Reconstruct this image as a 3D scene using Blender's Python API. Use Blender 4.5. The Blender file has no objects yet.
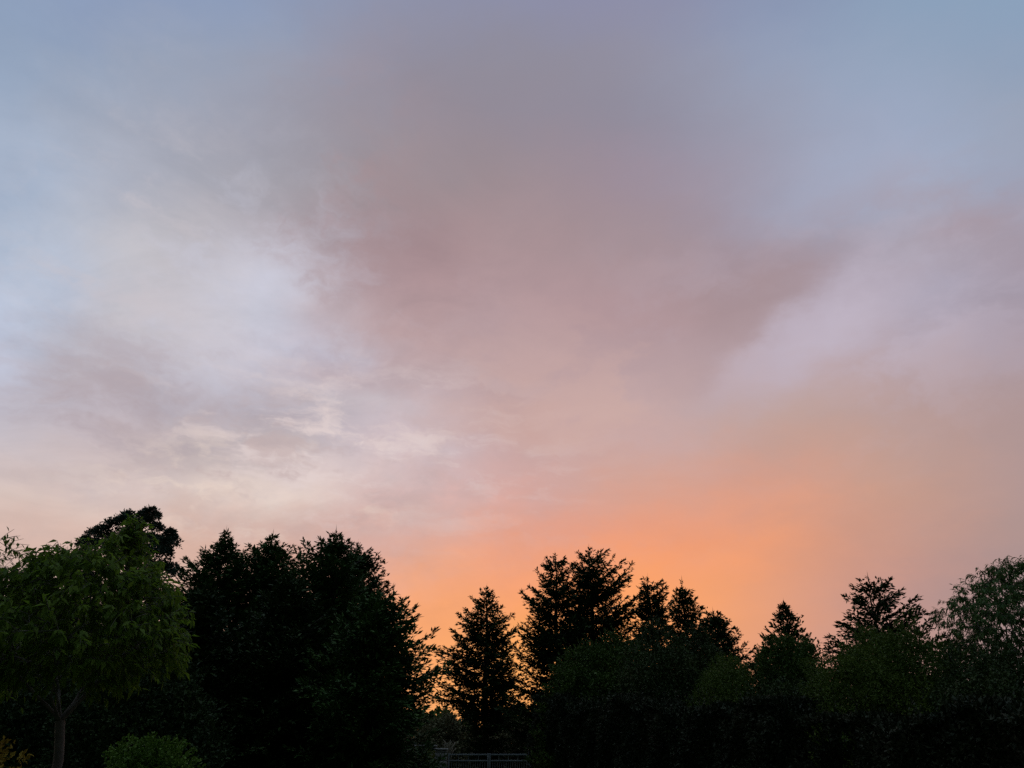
import bpy, math, random
import numpy as np
from mathutils import Vector

rad = math.radians
S = bpy.context.scene
COL = S.collection

# ------------------------------------------------------------------ camera
F_PX = 773.0
PITCH = rad(25.2)
EYE = 1.6
cam_d = bpy.data.cameras.new("camera")
cam_d.sensor_width = 36.0
cam_d.lens = 36.0 * F_PX / 1024.0
cam_d.clip_start = 0.1
cam_d.clip_end = 3000
cam = bpy.data.objects.new("camera", cam_d)
cam.location = (0, 0, EYE)
cam.rotation_euler = (rad(90) + PITCH, 0, 0)
COL.objects.link(cam)
S.camera = cam

S.render.engine = 'CYCLES'
S.cycles.max_bounces = 5
S.cycles.diffuse_bounces = 2
S.cycles.glossy_bounces = 1
S.cycles.transmission_bounces = 2
S.cycles.use_denoising = False
S.view_settings.view_transform = 'Standard'
S.view_settings.look = 'None'
S.view_settings.gamma = 1.0
S.view_settings.exposure = 0.0
S.view_settings.use_curve_mapping = False

CP, SP = math.cos(PITCH), math.sin(PITCH)
def ray(px, py):
    u = (px - 512.0) / F_PX
    v = (384.0 - py) / F_PX
    return np.array([u, CP - v * SP, SP + v * CP])
def P(px, py, Y):
    """the place in the garden at ground distance Y seen at that point of the photograph"""
    d = ray(px, py)
    d = d * (Y / d[1])
    return np.array([d[0], d[1], d[2] + EYE])

# ------------------------------------------------------------------ sky (a dusk sky in azimuth / elevation)
def lin(c):
    c = np.asarray(c, float) / 255.0
    return np.where(c <= 0.04045, c / 12.92, ((c + 0.055) / 1.055) ** 2.4)

GX = [0, 128, 256, 384, 512, 640, 768, 896, 1024]
GY = [0, 60, 120, 180, 240, 300, 360, 420, 480, 540, 600, 660]
GRID = [
 [(140,158,185),(140,156,186),(142,156,184),(142,147,171),(141,143,167),(141,143,169),(138,150,178),(140,160,186),(140,162,188)],
 [(148,165,190),(150,162,184),(150,158,178),(147,146,163),(144,141,156),(146,145,163),(148,158,182),(148,164,188),(146,162,186)],
 [(160,174,196),(162,168,184),(155,156,170),(151,144,155),(148,140,152),(146,142,158),(154,158,178),(156,168,192),(154,164,184)],
 [(168,182,204),(170,174,188),(164,162,172),(154,142,148),(156,141,148),(157,143,156),(158,156,174),(164,172,194),(158,162,182)],
 [(178,190,210),(190,188,195),(180,174,182),(165,142,147),(167,144,148),(163,144,151),(160,146,158),(166,160,174),(164,153,166)],
 [(182,192,212),(198,194,201),(200,196,206),(178,154,158),(176,150,154),(176,149,153),(167,147,153),(176,168,184),(164,154,168)],
 [(190,194,212),(186,179,187),(194,190,202),(190,167,170),(187,160,162),(184,158,161),(187,164,167),(183,161,164),(172,151,155)],
 [(198,190,197),(192,179,185),(178,168,176),(196,184,192),(196,165,163),(197,167,165),(192,161,153),(187,157,151),(174,150,149)],
 [(210,192,186),(206,188,184),(214,198,194),(206,182,182),(204,167,163),(211,162,147),(212,157,138),(199,156,140),(177,150,147)],
 [(216,184,172),(216,182,168),(217,176,160),(216,170,158),(229,160,134),(236,158,124),(226,156,124),(200,152,136),(174,147,143)],
 [(214,186,172),(218,182,166),(222,176,152),(232,168,136),(250,166,112),(254,165,102),(228,158,122),(196,150,138),(168,143,142)],
 [(216,184,170),(220,180,160),(226,172,140),(248,170,112),(252,172,100),(250,168,104),(226,158,124),(198,152,138),(170,144,142)],
]
GLIN = lin(np.array(GRID))
# soft cloud banks and openings: (cx, cy, rx, ry, tilt deg clockwise, colour, strength)
BANKS = [
 (828, 318, 85, 26, -32, (194,184,199), .9),
 (735, 290, 90, 28, -40, (166,144,149), .35),
 (262, 292, 32, 44, -25, (200,202,217), .75),
 (120, 300, 60, 60, 0, (194,190,198), .4),
 (310, 348, 60, 14, 12, (198,200,218), .7),
 (118, 270, 32, 60, 0, (198,196,203), .6),
 (65, 285, 36, 46, 0, (176,190,212), .6),
 (165, 392, 110, 13, 14, (180,167,173), .8),
 (255, 428, 60, 9, 8, (176,164,170), .7),
 (90, 455, 120, 15, 0, (192,176,177), .7),
 (262, 490, 62, 10, 4, (228,210,200), .75),
 (345, 476, 70, 7, 8, (214,196,194), .7),
 (395, 446, 70, 8, 12, (206,193,200), .8),
 (330, 400, 70, 9, 10, (206,198,204), .6),
 (238, 470, 28, 6, 8, (190,172,172), .8),
 (620, 566, 130, 30, -6, (252,160,108), .3),
 (725, 566, 90, 16, -24, (252,164,114), .4),
 (430, 610, 36, 60, 0, (254,168,108), .6),
 (840, 190, 85, 34, -20, (163,173,197), .7),
 (965, 222, 60, 16, -8, (166,150,160), .7),
 (1000, 330, 40, 40, 0, (163,151,164), .5),
  (530, 436, 34, 6, -35, (198,158,152), .6),
]
BANKS = [(x, y, p, q, t, lin(c), k) for x, y, p, q, t, c, k in BANKS]
AZ0, AZ1, NAZ = -49.0, 49.0, 57
EL0, EL1, NEL = 1.5, 53.0, 32

def sky_px(px, py):
    """cubic blend of the colour grid, then the banks"""
    gx = np.clip(px, -60, 1084) / 128.0
    gy = np.clip(py, -20, 660) / 60.0
    G = GLIN
    def w(t, n):
        i0 = int(math.floor(t)); f = t - i0
        c = [(-f + 2*f*f - f**3)/2, (2 - 5*f*f + 3*f**3)/2, (f + 4*f*f - 3*f**3)/2, (f**3 - f*f)/2]
        return [(min(max(i0 - 1 + k, 0), n - 1), c[k]) for k in range(4)]
    col = np.zeros(3)
    for iy, wy in w(gy, len(GY)):
        for ix, wx in w(gx, len(GX)):
            col += G[iy, ix] * (wx * wy)
    for cx, cy, rx, ry, a, c, s in BANKS:
        a = rad(a)
        dx, dy = px - cx, py - cy
        p = (dx*math.cos(a) + dy*math.sin(a)) / rx
        q = (-dx*math.sin(a) + dy*math.cos(a)) / ry
        k = s * math.exp(-(p*p + q*q) ** 1.25 * 0.8)
        col = col * (1 - k) + c * k
    return np.clip(col, 0, 1)

def sky_dir(az, el):
    d = np.array([math.sin(az)*math.cos(el), math.cos(az)*math.cos(el), math.sin(el)])
    z = d[1]*CP + d[2]*SP
    z = max(z, 0.2)
    u = d[0] / z
    v = (-d[1]*SP + d[2]*CP) / z
    return sky_px(512 + u*F_PX, 384 - v*F_PX)

SUN_EL, SUN_AZ = 1.2, 5.0
world = bpy.data.worlds.new("World")
S.world = world
world.use_nodes = True
nt = world.node_tree
nt.nodes.clear()
N = nt.nodes.new
def L(a, b): nt.links.new(a, b)
def val(sock, x):
    if isinstance(x, (int, float)): sock.default_value = x
    else: L(x, sock)
def M(op, a, b=None, c=None):
    n = N('ShaderNodeMath'); n.operation = op
    val(n.inputs[0], a)
    if b is not None: val(n.inputs[1], b)
    if c is not None: val(n.inputs[2], c)
    return n.outputs[0]
def MR(x, a, b, c, d, smooth=False):
    n = N('ShaderNodeMapRange')
    n.interpolation_type = 'SMOOTHSTEP' if smooth else 'LINEAR'
    val(n.inputs['Value'], x)
    for k, v in zip(('From Min', 'From Max', 'To Min', 'To Max'), (a, b, c, d)): n.inputs[k].default_value = v
    return n.outputs[0]
def VM(op, a, b=None, scale=None):
    n = N('ShaderNodeVectorMath'); n.operation = op
    L(a, n.inputs[0])
    if b is not None:
        if isinstance(b, tuple): n.inputs[1].default_value = b
        else: L(b, n.inputs[1])
    if scale is not None: n.inputs['Scale'].default_value = scale
    return n.outputs[0]
def NOISE(vec, scale, detail, rough=.55, dist=0.0):
    n = N('ShaderNodeTexNoise')
    L(vec, n.inputs['Vector'])
    n.inputs['Scale'].default_value = scale
    n.inputs['Detail'].default_value = detail
    n.inputs['Roughness'].default_value = rough
    n.inputs['Distortion'].default_value = dist
    return n

tc = N('ShaderNodeTexCoord')
D0 = tc.outputs['Generated']
# streaks of the cloud lie along the wind, falling a little to the north
mp = N('ShaderNodeMapping'); mp.vector_type = 'POINT'; L(D0, mp.inputs[0])
mp.inputs['Rotation'].default_value = (0, rad(11), 0); mp.inputs['Scale'].default_value = (1, 1, 1.8)
CL = mp.outputs[0]
nw = NOISE(D0, 3.2, 5, .62)
warp = VM('SCALE', VM('SUBTRACT', nw.outputs['Color'], (.5, .5, .5)), scale=.075)
nw2 = NOISE(CL, 10.0, 5, .62)
warp2 = VM('SCALE', VM('SUBTRACT', nw2.outputs['Color'], (.5, .5, .5)), scale=.06)
D = VM('NORMALIZE', VM('ADD', VM('ADD', D0, warp), warp2))
sep = N('ShaderNodeSeparateXYZ'); L(D, sep.inputs[0])
az = M('MULTIPLY', M('ARCTAN2', sep.outputs['X'], sep.outputs['Y']), 180/math.pi)
el = M('MULTIPLY', M('ARCSINE', sep.outputs['Z']), 180/math.pi)
fel = MR(el, EL0, EL1, 0, 1)
def sky_column(a):
    gt = bpy.data.node_groups.new('sky_column', 'ShaderNodeTree')
    gt.interface.new_socket('height', in_out='INPUT', socket_type='NodeSocketFloat')
    gt.interface.new_socket('colour', in_out='OUTPUT', socket_type='NodeSocketColor')
    r = gt.nodes.new('ShaderNodeValToRGB'); e = r.color_ramp.elements
    for k in range(1, NEL - 1): e.new(k / (NEL - 1))
    for k in range(NEL):
        c = sky_dir(rad(a), rad(EL0 + (EL1 - EL0) * k / (NEL - 1)))
        e[k].color = (c[0], c[1], c[2], 1)
    i = gt.nodes.new('NodeGroupInput'); o = gt.nodes.new('NodeGroupOutput')
    gt.links.new(i.outputs[0], r.inputs[0]); gt.links.new(r.outputs[0], o.inputs[0])
    return gt
cols = [sky_column(AZ0 + (AZ1 - AZ0) * i / (NAZ - 1)) for i in range(NAZ)]
step = (AZ1 - AZ0) / (NAZ - 1)
prev = None
for i in range(NAZ):
    a = AZ0 + step * i
    r = N('ShaderNodeGroup'); r.node_tree = cols[i]
    L(fel, r.inputs[0])
    if prev is None:
        prev = r.outputs[0]
        continue
    m = N('ShaderNodeMix'); m.data_type = 'RGBA'
    L(MR(az, a - step, a, 0, 1), m.inputs['Factor'])
    L(prev, m.inputs['A']); L(r.outputs[0], m.inputs['B'])
    prev = m.outputs['Result']
# wisps: fine light and dark streaks, strongest in the broken cloud to the west
n1 = NOISE(CL, 4.6, 7, .6, .55)
n2 = NOISE(CL, 15.0, 6, .62, .5)
wisp_zone = M('MULTIPLY', MR(az, 9, -12, 0.22, 1, True), MR(el, 48, 27, .25, 1, True))
tex = M('ADD', M('MULTIPLY', M('SUBTRACT', n1.outputs['Fac'], .5), .60), M('MULTIPLY', M('SUBTRACT', n2.outputs['Fac'], .5), .12))
gain = M('ADD', 1.0, M('MULTIPLY', tex, wisp_zone))
gn = N('ShaderNodeMix'); gn.data_type = 'RGBA'; gn.blend_type = 'MULTIPLY'; gn.inputs['Factor'].default_value = 1
L(prev, gn.inputs['A'])
gc = N('ShaderNodeCombineColor'); L(M('POWER', gain, 1.1), gc.inputs[0]); L(gain, gc.inputs[1]); L(M('POWER', gain, .9), gc.inputs[2])
L(gc.outputs[0], gn.inputs['B'])
front = gn.outputs['Result']
# broken cloud of the west: ragged cream streaks, mauve puffs below them, pale rifts higher up
def at_deg(px, py):
    d = ray(px, py); d = d / np.linalg.norm(d)
    return math.degrees(math.atan2(d[0], d[1])), math.degrees(math.asin(d[2]))
def ZONE(px, py, ra, re_, soft=1.0):
    a, e_ = at_deg(px, py)
    p = M('DIVIDE', M('SUBTRACT', az, a), ra); q = M('DIVIDE', M('SUBTRACT', el, e_), re_)
    return M('POWER', math.e, M('MULTIPLY', M('ADD', M('MULTIPLY', p, p), M('MULTIPLY', q, q)), -soft))
wv_ = NOISE(D0, 9.0, 4, .6)
ripple = VM('SCALE', VM('SUBTRACT', wv_.outputs['Color'], (.5, .5, .5)), scale=.16)
def LAYER(base, scale, seed, lo, hi, tilt, stretch, zone, colour, amount, rough=.6):
    mpn = N('ShaderNodeMapping'); L(D0, mpn.inputs[0])
    mpn.inputs['Rotation'].default_value = (0, rad(tilt), 0)
    mpn.inputs['Scale'].default_value = (1, 1, stretch); mpn.inputs['Location'].default_value = (seed, seed * .7, seed * 1.3)
    v = VM('ADD', mpn.outputs[0], ripple)
    nn = NOISE(v, scale, 7, rough)
    t = MR(nn.outputs['Fac'], lo, hi, 0, 1, True)
    m = N('ShaderNodeMix'); m.data_type = 'RGBA'
    L(M('MULTIPLY', M('MULTIPLY', t, zone), amount), m.inputs['Factor'])
    L(base, m.inputs['A']); m.inputs['B'].default_value = (*lin(colour), 1)
    return m.outputs['Result']
front = LAYER(front, 5.5, 3.1, .46, .64, 14, 2.0, ZONE(250, 300, 10, 8), (203, 203, 218), .65)
front = LAYER(front, 5.0, 4.6, .46, .62, -58, 2.6, ZONE(125, 270, 7, 9), (201, 194, 200), .7)
front = LAYER(front, 5.0, 6.2, .46, .62, 38, 1.8, ZONE(345, 235, 7, 9), (167, 143, 147), .7)
front = LAYER(front, 5.0, 7.7, .46, .64, 14, 2.8, ZONE(175, 405, 14, 5), (176, 162, 168), .8)
front = LAYER(front, 7.5, 1.9, .47, .64, 14, 4.2, ZONE(345, 448, 13, 4.6), (228, 211, 208), .85)
front = LAYER(front, 7.0, 8.8, .48, .62, 5, 3.0, ZONE(245, 490, 8, 2.7), (236, 216, 202), .9)
front = LAYER(front, 6.5, 5.3, .49, .62, 10, 3.0, ZONE(270, 470, 15, 4.5), (191, 170, 169), .65)
front = LAYER(front, 4.5, 9.4, .49, .64, -22, 2.6, ZONE(600, 430, 13, 7), (206, 172, 164), .6)
front = LAYER(front, 4.0, 12.2, .48, .66, -18, 2.4, ZONE(850, 320, 15, 7), (194, 183, 198), .5)
front = LAYER(front, 4.0, 14.1, .48, .66, -14, 3.0, ZONE(760, 550, 14, 5), (248, 168, 124), .22)
front = LAYER(front, 4.2, 16.3, .44, .62, -8, 3.0, ZONE(930, 222, 12, 4), (167, 153, 164), .5)
# the sharp slanting edge of the mauve cloud, pale lit air on one side of it
ea, eb = np.array(at_deg(700, 376)), np.array(at_deg(836, 252))
el_len = np.linalg.norm(eb - ea); ed = (eb - ea) / el_len; en = np.array([ed[1], -ed[0]])
ra_, re__ = M('SUBTRACT', az, float(ea[0])), M('SUBTRACT', el, float(ea[1]))
ep = M('DIVIDE', M('ADD', M('MULTIPLY', ra_, float(ed[0])), M('MULTIPLY', re__, float(ed[1]))), float(el_len))
eq = M('ADD', M('MULTIPLY', ra_, float(en[0])), M('MULTIPLY', re__, float(en[1])))
ebump = M('POWER', math.e, M('MULTIPLY', M('POWER', M('ABSOLUTE', M('DIVIDE', M('SUBTRACT', ep, .55), .55)), 2.0), -1.0))
efall = lambda w_: M('POWER', math.e, M('MULTIPLY', M('POWER', M('ABSOLUTE', M('DIVIDE', eq, w_)), 2.0), -1.0))
for lo_, hi_, w_, c_, k_ in ((-.9, 1.7, 4.2, (189, 177, 192), .55), (1.5, -.9, 4.5, (167, 144, 149), .45)):
    m = N('ShaderNodeMix'); m.data_type = 'RGBA'
    L(M('MULTIPLY', M('MULTIPLY', MR(eq, lo_, hi_, 0, 1, True), efall(w_)), M('MULTIPLY', ebump, k_)), m.inputs['Factor'])
    L(front, m.inputs['A']); m.inputs['B'].default_value = (*lin(c_), 1)
    front = m.outputs['Result']
# the rest of the dome: dusk sky, dimmed and greyed to darken low foliage
st = N('ShaderNodeTexSky'); st.sky_type = 'NISHITA'; st.sun_disc = False
st.sun_elevation = rad(SUN_EL); st.sun_rotation = rad(SUN_AZ)
st.altitude = 50; st.dust_density = 2.0; st.ozone_density = 2.0
ss = N('ShaderNodeVectorMath'); ss.operation = 'SCALE'; L(st.outputs[0], ss.inputs[0]); ss.inputs['Scale'].default_value = 0.14
azabs = M('ABSOLUTE', az)
back = M('MULTIPLY', MR(azabs, 52, 100, 0, 1, True), MR(el, 40, 72, 1, 0, True))
ov = N('ShaderNodeMix'); ov.data_type = 'RGBA'; ov.inputs['Factor'].default_value = .6
L(ss.outputs[0], ov.inputs['A']); ov.inputs['B'].default_value = (.030, .028, .027, 1)
mb = N('ShaderNodeMix'); mb.data_type = 'RGBA'
L(back, mb.inputs['Factor']); L(front, mb.inputs['A']); L(ov.outputs['Result'], mb.inputs['B'])
zen = MR(el, 58, 82, 1, 4.5, True)
zt_ = N('ShaderNodeMix'); zt_.data_type = 'RGBA'; zt_.blend_type = 'MULTIPLY'; L(MR(el, 58, 84, 0, 1, True), zt_.inputs['Factor'])
L(mb.outputs['Result'], zt_.inputs['A']); zt_.inputs['B'].default_value = (1.05, .94, .74, 1)      # unseen overhead sky, warmed and brightened to light the foliage tops
zs = N('ShaderNodeVectorMath'); zs.operation = 'SCALE'; L(zt_.outputs['Result'], zs.inputs[0]); L(zen, zs.inputs['Scale'])
bg = N('ShaderNodeBackground'); L(zs.outputs[0], bg.inputs[0]); bg.inputs[1].default_value = 1.0
wo = N('ShaderNodeOutputWorld'); L(bg.outputs[0], wo.inputs[0])
world.cycles.sampling_method = 'MANUAL'
world.cycles.sample_map_resolution = 512

sun_d = bpy.data.lights.new("sun", 'SUN')
sun_d.energy = 0.12; sun_d.angle = rad(12); sun_d.color = (1.0, .62, .36)
sun = bpy.data.objects.new("sun", sun_d)
sun.rotation_euler = Vector((-math.sin(rad(SUN_AZ)), -math.cos(rad(SUN_AZ)), -math.tan(rad(SUN_EL)))).to_track_quat('-Z', 'Y').to_euler()
sun.location = (3, 60, 30)
COL.objects.link(sun)

# ------------------------------------------------------------------ helpers
rng = np.random.default_rng(11)

def tag(o, label=None, cat=None, group=None, kind=None):
    if label: o['label'] = label
    if cat: o['category'] = cat
    if group: o['group'] = group
    if kind: o['kind'] = kind
    return o
def empty(name, loc):
    o = bpy.data.objects.new(name, None)
    o.location = loc; o.empty_display_size = .3
    COL.objects.link(o)
    return o
def mesh_obj(name, V, F, mat, parent=None, smooth=False):
    """V: verts in world space; F: (n,4) or (n,3) array of faces"""
    V = np.asarray(V, np.float32); F = np.asarray(F, np.int32)
    if parent is not None:
        V = V - np.array(parent.location, np.float32)
    me = bpy.data.meshes.new(name)
    k = F.shape[1]
    me.vertices.add(len(V)); me.vertices.foreach_set('co', V.ravel())
    me.loops.add(F.size); me.loops.foreach_set('vertex_index', F.ravel())
    me.polygons.add(len(F))
    me.polygons.foreach_set('loop_start', np.arange(len(F), dtype=np.int32) * k)
    me.polygons.foreach_set('loop_total', np.full(len(F), k, np.int32))
    if smooth: me.polygons.foreach_set('use_smooth', np.ones(len(F), bool))
    me.update(calc_edges=True)
    me.materials.append(mat)
    o = bpy.data.objects.new(name, me)
    COL.objects.link(o)
    if parent is not None: o.parent = parent
    return o
def unit(a):
    return a / np.maximum(np.linalg.norm(a, axis=-1, keepdims=True), 1e-9)
def rvec(n):
    return unit(rng.normal(size=(n, 3)))

class Leaves:
    def __init__(s): s.V = []; s.F = []; s.n = 0
    def add(s, base, d, nrm, Lg, W, droop=0.0):
        """pointed leaves or sprays: base, direction, rough normal, length, width"""
        n = len(base)
        if n == 0: return
        d = unit(d); side = unit(np.cross(d, nrm)); up = np.cross(side, d)
        Lg = np.broadcast_to(Lg, n)[:, None]; W = np.broadcast_to(W, n)[:, None]
        mid = base + d * Lg * .45
        tip = base + d * Lg; tip[:, 2] -= (droop * Lg)[:, 0] if droop else 0
        a = mid + side * W * .5 + up * W * .12
        b = mid - side * W * .5 + up * W * .12
        V = np.stack([base, a, tip, b], 1).reshape(-1, 3)
        s.V.append(V); s.F.append(np.arange(n * 4).reshape(-1, 4) + s.n); s.n += n * 4
    def build(s, name, mat, parent=None):
        return mesh_obj(name, np.concatenate(s.V), np.concatenate(s.F), mat, parent)

class Tubes:
    def __init__(s, k=6): s.V = []; s.F = []; s.n = 0; s.k = k
    def add(s, pts, radii, k=None):
        k = k or s.k
        pts = np.asarray(pts, float); radii = np.broadcast_to(radii, len(pts))
        t = unit(np.gradient(pts, axis=0))
        ref = np.tile([[.31, .87, .37]], (len(pts), 1))
        a = unit(np.cross(t, ref)); b = np.cross(t, a)
        ang = np.arange(k) * 2 * math.pi / k
        ring = pts[:, None] + radii[:, None, None] * (a[:, None] * np.cos(ang)[None, :, None] + b[:, None] * np.sin(ang)[None, :, None])
        s.V.append(ring.reshape(-1, 3))
        i = np.arange(len(pts) - 1)[:, None] * k; j = np.arange(k)[None]; j2 = (j + 1) % k
        q = np.stack([i + j, i + j2, i + k + j2, i + k + j], -1).reshape(-1, 4)
        s.F.append(q + s.n); s.n += len(pts) * k
    def build(s, name, mat, parent=None):
        return mesh_obj(name, np.concatenate(s.V), np.concatenate(s.F), mat, parent, smooth=True)

class Boxes:
    def __init__(s): s.V = []; s.F = []; s.n = 0
    def add(s, c, size, bev=0.0):
        c = np.asarray(c, float); h = np.asarray(size, float) / 2
        cor = np.array([(x, y, z) for z in (-1, 1) for y in (-1, 1) for x in (-1, 1)], float)
        s.V.append(c + cor * h)
        f = np.array([(0, 2, 3, 1), (4, 5, 7, 6), (0, 1, 5, 4), (2, 6, 7, 3), (0, 4, 6, 2), (1, 3, 7, 5)])
        s.F.append(f + s.n); s.n += 8
    def build(s, name, mat, parent=None, bevel=0.0):
        o = mesh_obj(name, np.concatenate(s.V), np.concatenate(s.F), mat, parent)
        if bevel:
            m = o.modifiers.new('bevel', 'BEVEL'); m.width = bevel; m.segments = 2; m.limit_method = 'ANGLE'
        return o

class Lumps:
    """smooth wavy variation over a direction: keeps crowns from being regular"""
    def __init__(s, amp, freq, n=14):
        s.k = rng.normal(size=(n, 3)) * freq; s.p = rng.uniform(0, 6.28, n); s.amp = amp / math.sqrt(n / 2)
    def __call__(s, d):
        return 1 + s.amp * np.sin(d @ s.k.T + s.p).sum(-1)

# ------------------------------------------------------------------ materials
def leaf_mat(name, c1, c2, c3, trans=.18, rough=.6, scale=.9, spec=.12):
    m = bpy.data.materials.new(name); m.use_nodes = True
    t = m.node_tree; t.nodes.clear()
    geo = t.nodes.new('ShaderNodeNewGeometry')
    tcn = t.nodes.new('ShaderNodeTexCoord')
    nz = t.nodes.new('ShaderNodeTexNoise'); nz.inputs['Scale'].default_value = scale; nz.inputs['Detail'].default_value = 3
    t.links.new(tcn.outputs['Object'], nz.inputs['Vector'])
    ad = t.nodes.new('ShaderNodeMath'); ad.operation = 'MULTIPLY_ADD'
    t.links.new(geo.outputs['Random Per Island'], ad.inputs[0]); ad.inputs[1].default_value = .55
    mm = t.nodes.new('ShaderNodeMapRange'); t.links.new(nz.outputs['Fac'], mm.inputs['Value'])
    mm.inputs['From Min'].default_value = .3; mm.inputs['From Max'].default_value = .7
    mm.inputs['To Min'].default_value = -.05; mm.inputs['To Max'].default_value = .5
    t.links.new(mm.outputs[0], ad.inputs[2])
    r = t.nodes.new('ShaderNodeValToRGB'); e = r.color_ramp.elements
    e[0].color = (*c1, 1); e[1].color = (*c3, 1); e[1].position = 1.0
    x = e.new(.5); x.color = (*c2, 1)
    t.links.new(ad.outputs[0], r.inputs[0])
    b = t.nodes.new('ShaderNodeBsdfPrincipled')
    b.inputs['Roughness'].default_value = rough; b.inputs['Specular IOR Level'].default_value = spec
    t.links.new(r.outputs[0], b.inputs['Base Color'])
    tr = t.nodes.new('ShaderNodeBsdfTranslucent'); t.links.new(r.outputs[0], tr.inputs[0])
    mx = t.nodes.new('ShaderNodeMixShader'); mx.inputs[0].default_value = trans
    t.links.new(b.outputs[0], mx.inputs[1]); t.links.new(tr.outputs[0], mx.inputs[2])
    o = t.nodes.new('ShaderNodeOutputMaterial'); t.links.new(mx.outputs[0], o.inputs[0])
    return m
def solid_mat(name, c1, c2, rough=.8, scale=8, metal=0.0, bump=.3, stretch=(1, 1, 1)):
    m = bpy.data.materials.new(name); m.use_nodes = True
    t = m.node_tree
    b = t.nodes['Principled BSDF']
    b.inputs['Roughness'].default_value = rough; b.inputs['Metallic'].default_value = metal
    tcn = t.nodes.new('ShaderNodeTexCoord')
    mp = t.nodes.new('ShaderNodeMapping'); mp.inputs['Scale'].default_value = stretch
    t.links.new(tcn.outputs['Object'], mp.inputs[0])
    nz = t.nodes.new('ShaderNodeTexNoise'); nz.inputs['Scale'].default_value = scale; nz.inputs['Detail'].default_value = 6
    t.links.new(mp.outputs[0], nz.inputs['Vector'])
    r = t.nodes.new('ShaderNodeValToRGB'); e = r.color_ramp.elements
    e[0].color = (*c1, 1); e[0].position = .3; e[1].color = (*c2, 1); e[1].position = .7
    t.links.new(nz.outputs['Fac'], r.inputs[0]); t.links.new(r.outputs[0], b.inputs['Base Color'])
    bp = t.nodes.new('ShaderNodeBump'); bp.inputs['Strength'].default_value = bump; bp.inputs['Distance'].default_value = .02
    t.links.new(nz.outputs['Fac'], bp.inputs['Height']); t.links.new(bp.outputs[0], b.inputs['Normal'])
    return m

m_bark = solid_mat('bark', (.035, .028, .022), (.09, .075, .06), scale=14, stretch=(1, 1, .25), bump=.6)
m_bark_grey = solid_mat('smooth_bark', (.06, .052, .042), (.15, .13, .11), scale=10, stretch=(1, 1, .6), bump=.4)
m_spruce = leaf_mat('spruce_needles', (.013, .028, .009), (.024, .048, .012), (.042, .072, .017), trans=.08)
m_cypress = leaf_mat('cypress_sprays', (.022, .056, .014), (.040, .090, .020), (.072, .130, .028), trans=.08)
m_pine = leaf_mat('pine_needles', (.022, .042, .028), (.038, .062, .040), (.060, .090, .055), trans=.08)
m_cherry = leaf_mat('cherry_leaves', (.066, .128, .011), (.108, .180, .016), (.168, .250, .028), trans=.5, scale=1.4)
m_willow = leaf_mat('willow_leaves', (.040, .090, .022), (.068, .130, .030), (.11, .175, .045), trans=.25)
m_hedge = leaf_mat('hedge_leaves', (.026, .056, .010), (.048, .092, .014), (.090, .138, .021), trans=.15)
m_hedge_lime = leaf_mat('yew_tips', (.038, .072, .010), (.068, .112, .014), (.118, .160, .022), trans=.18)
m_hedge_brown = leaf_mat('laurel_leaves', (.018, .038, .010), (.034, .062, .014), (.066, .084, .024), trans=.1)
m_box = leaf_mat('box_leaves', (.060, .125, .014), (.095, .180, .022), (.14, .23, .035), trans=.2)
m_gold = leaf_mat('golden_leaves', (.17, .115, .016), (.30, .21, .026), (.40, .30, .045), trans=.35, scale=3)
m_lane = leaf_mat('lane_leaves', (.09, .095, .045), (.14, .14, .07), (.20, .19, .10), trans=.15)
m_yellow = leaf_mat('yellow_green_leaves', (.06, .075, .015), (.10, .115, .02), (.14, .15, .03), trans=.2)
m_pale = leaf_mat('pale_blades', (.16, .15, .11), (.22, .21, .16), (.28, .27, .2), trans=.2)
m_metal = solid_mat('painted_steel', (.16, .185, .195), (.22, .245, .255), rough=.5, scale=20, bump=.1, metal=.2)
m_stone = solid_mat('grey_stone', (.24, .225, .21), (.48, .45, .42), rough=.9, scale=9, bump=.7)
m_mortar = solid_mat('mortar', (.05, .05, .045), (.08, .08, .07), rough=.95, scale=25)
m_lawn = solid_mat('lawn', (.018, .038, .010), (.040, .070, .020), rough=.95, scale=3.5, bump=.6)

# ------------------------------------------------------------------ ground
g = 24
xs = np.concatenate([[-900, -400, -150], np.linspace(-60, 60, g), [150, 400, 900]])
ys = np.concatenate([[-900, -300, -80], np.linspace(-30, 120, g), [250, 600, 1400]])
X, Y = np.meshgrid(xs, ys)
Z = .05 * np.sin(X * .21 + 1) * np.cos(Y * .17) - .05
Vg = np.stack([X, Y, Z], -1).reshape(-1, 3)
nx = len(xs)
Fg = np.array([(j*nx+i, j*nx+i+1, (j+1)*nx+i+1, (j+1)*nx+i) for j in range(len(ys)-1) for i in range(nx-1)])
tag(mesh_obj('ground', Vg, Fg, m_lawn, smooth=True), 'dark lawn spreading below the trees and hedge', 'ground', kind='structure')

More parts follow.
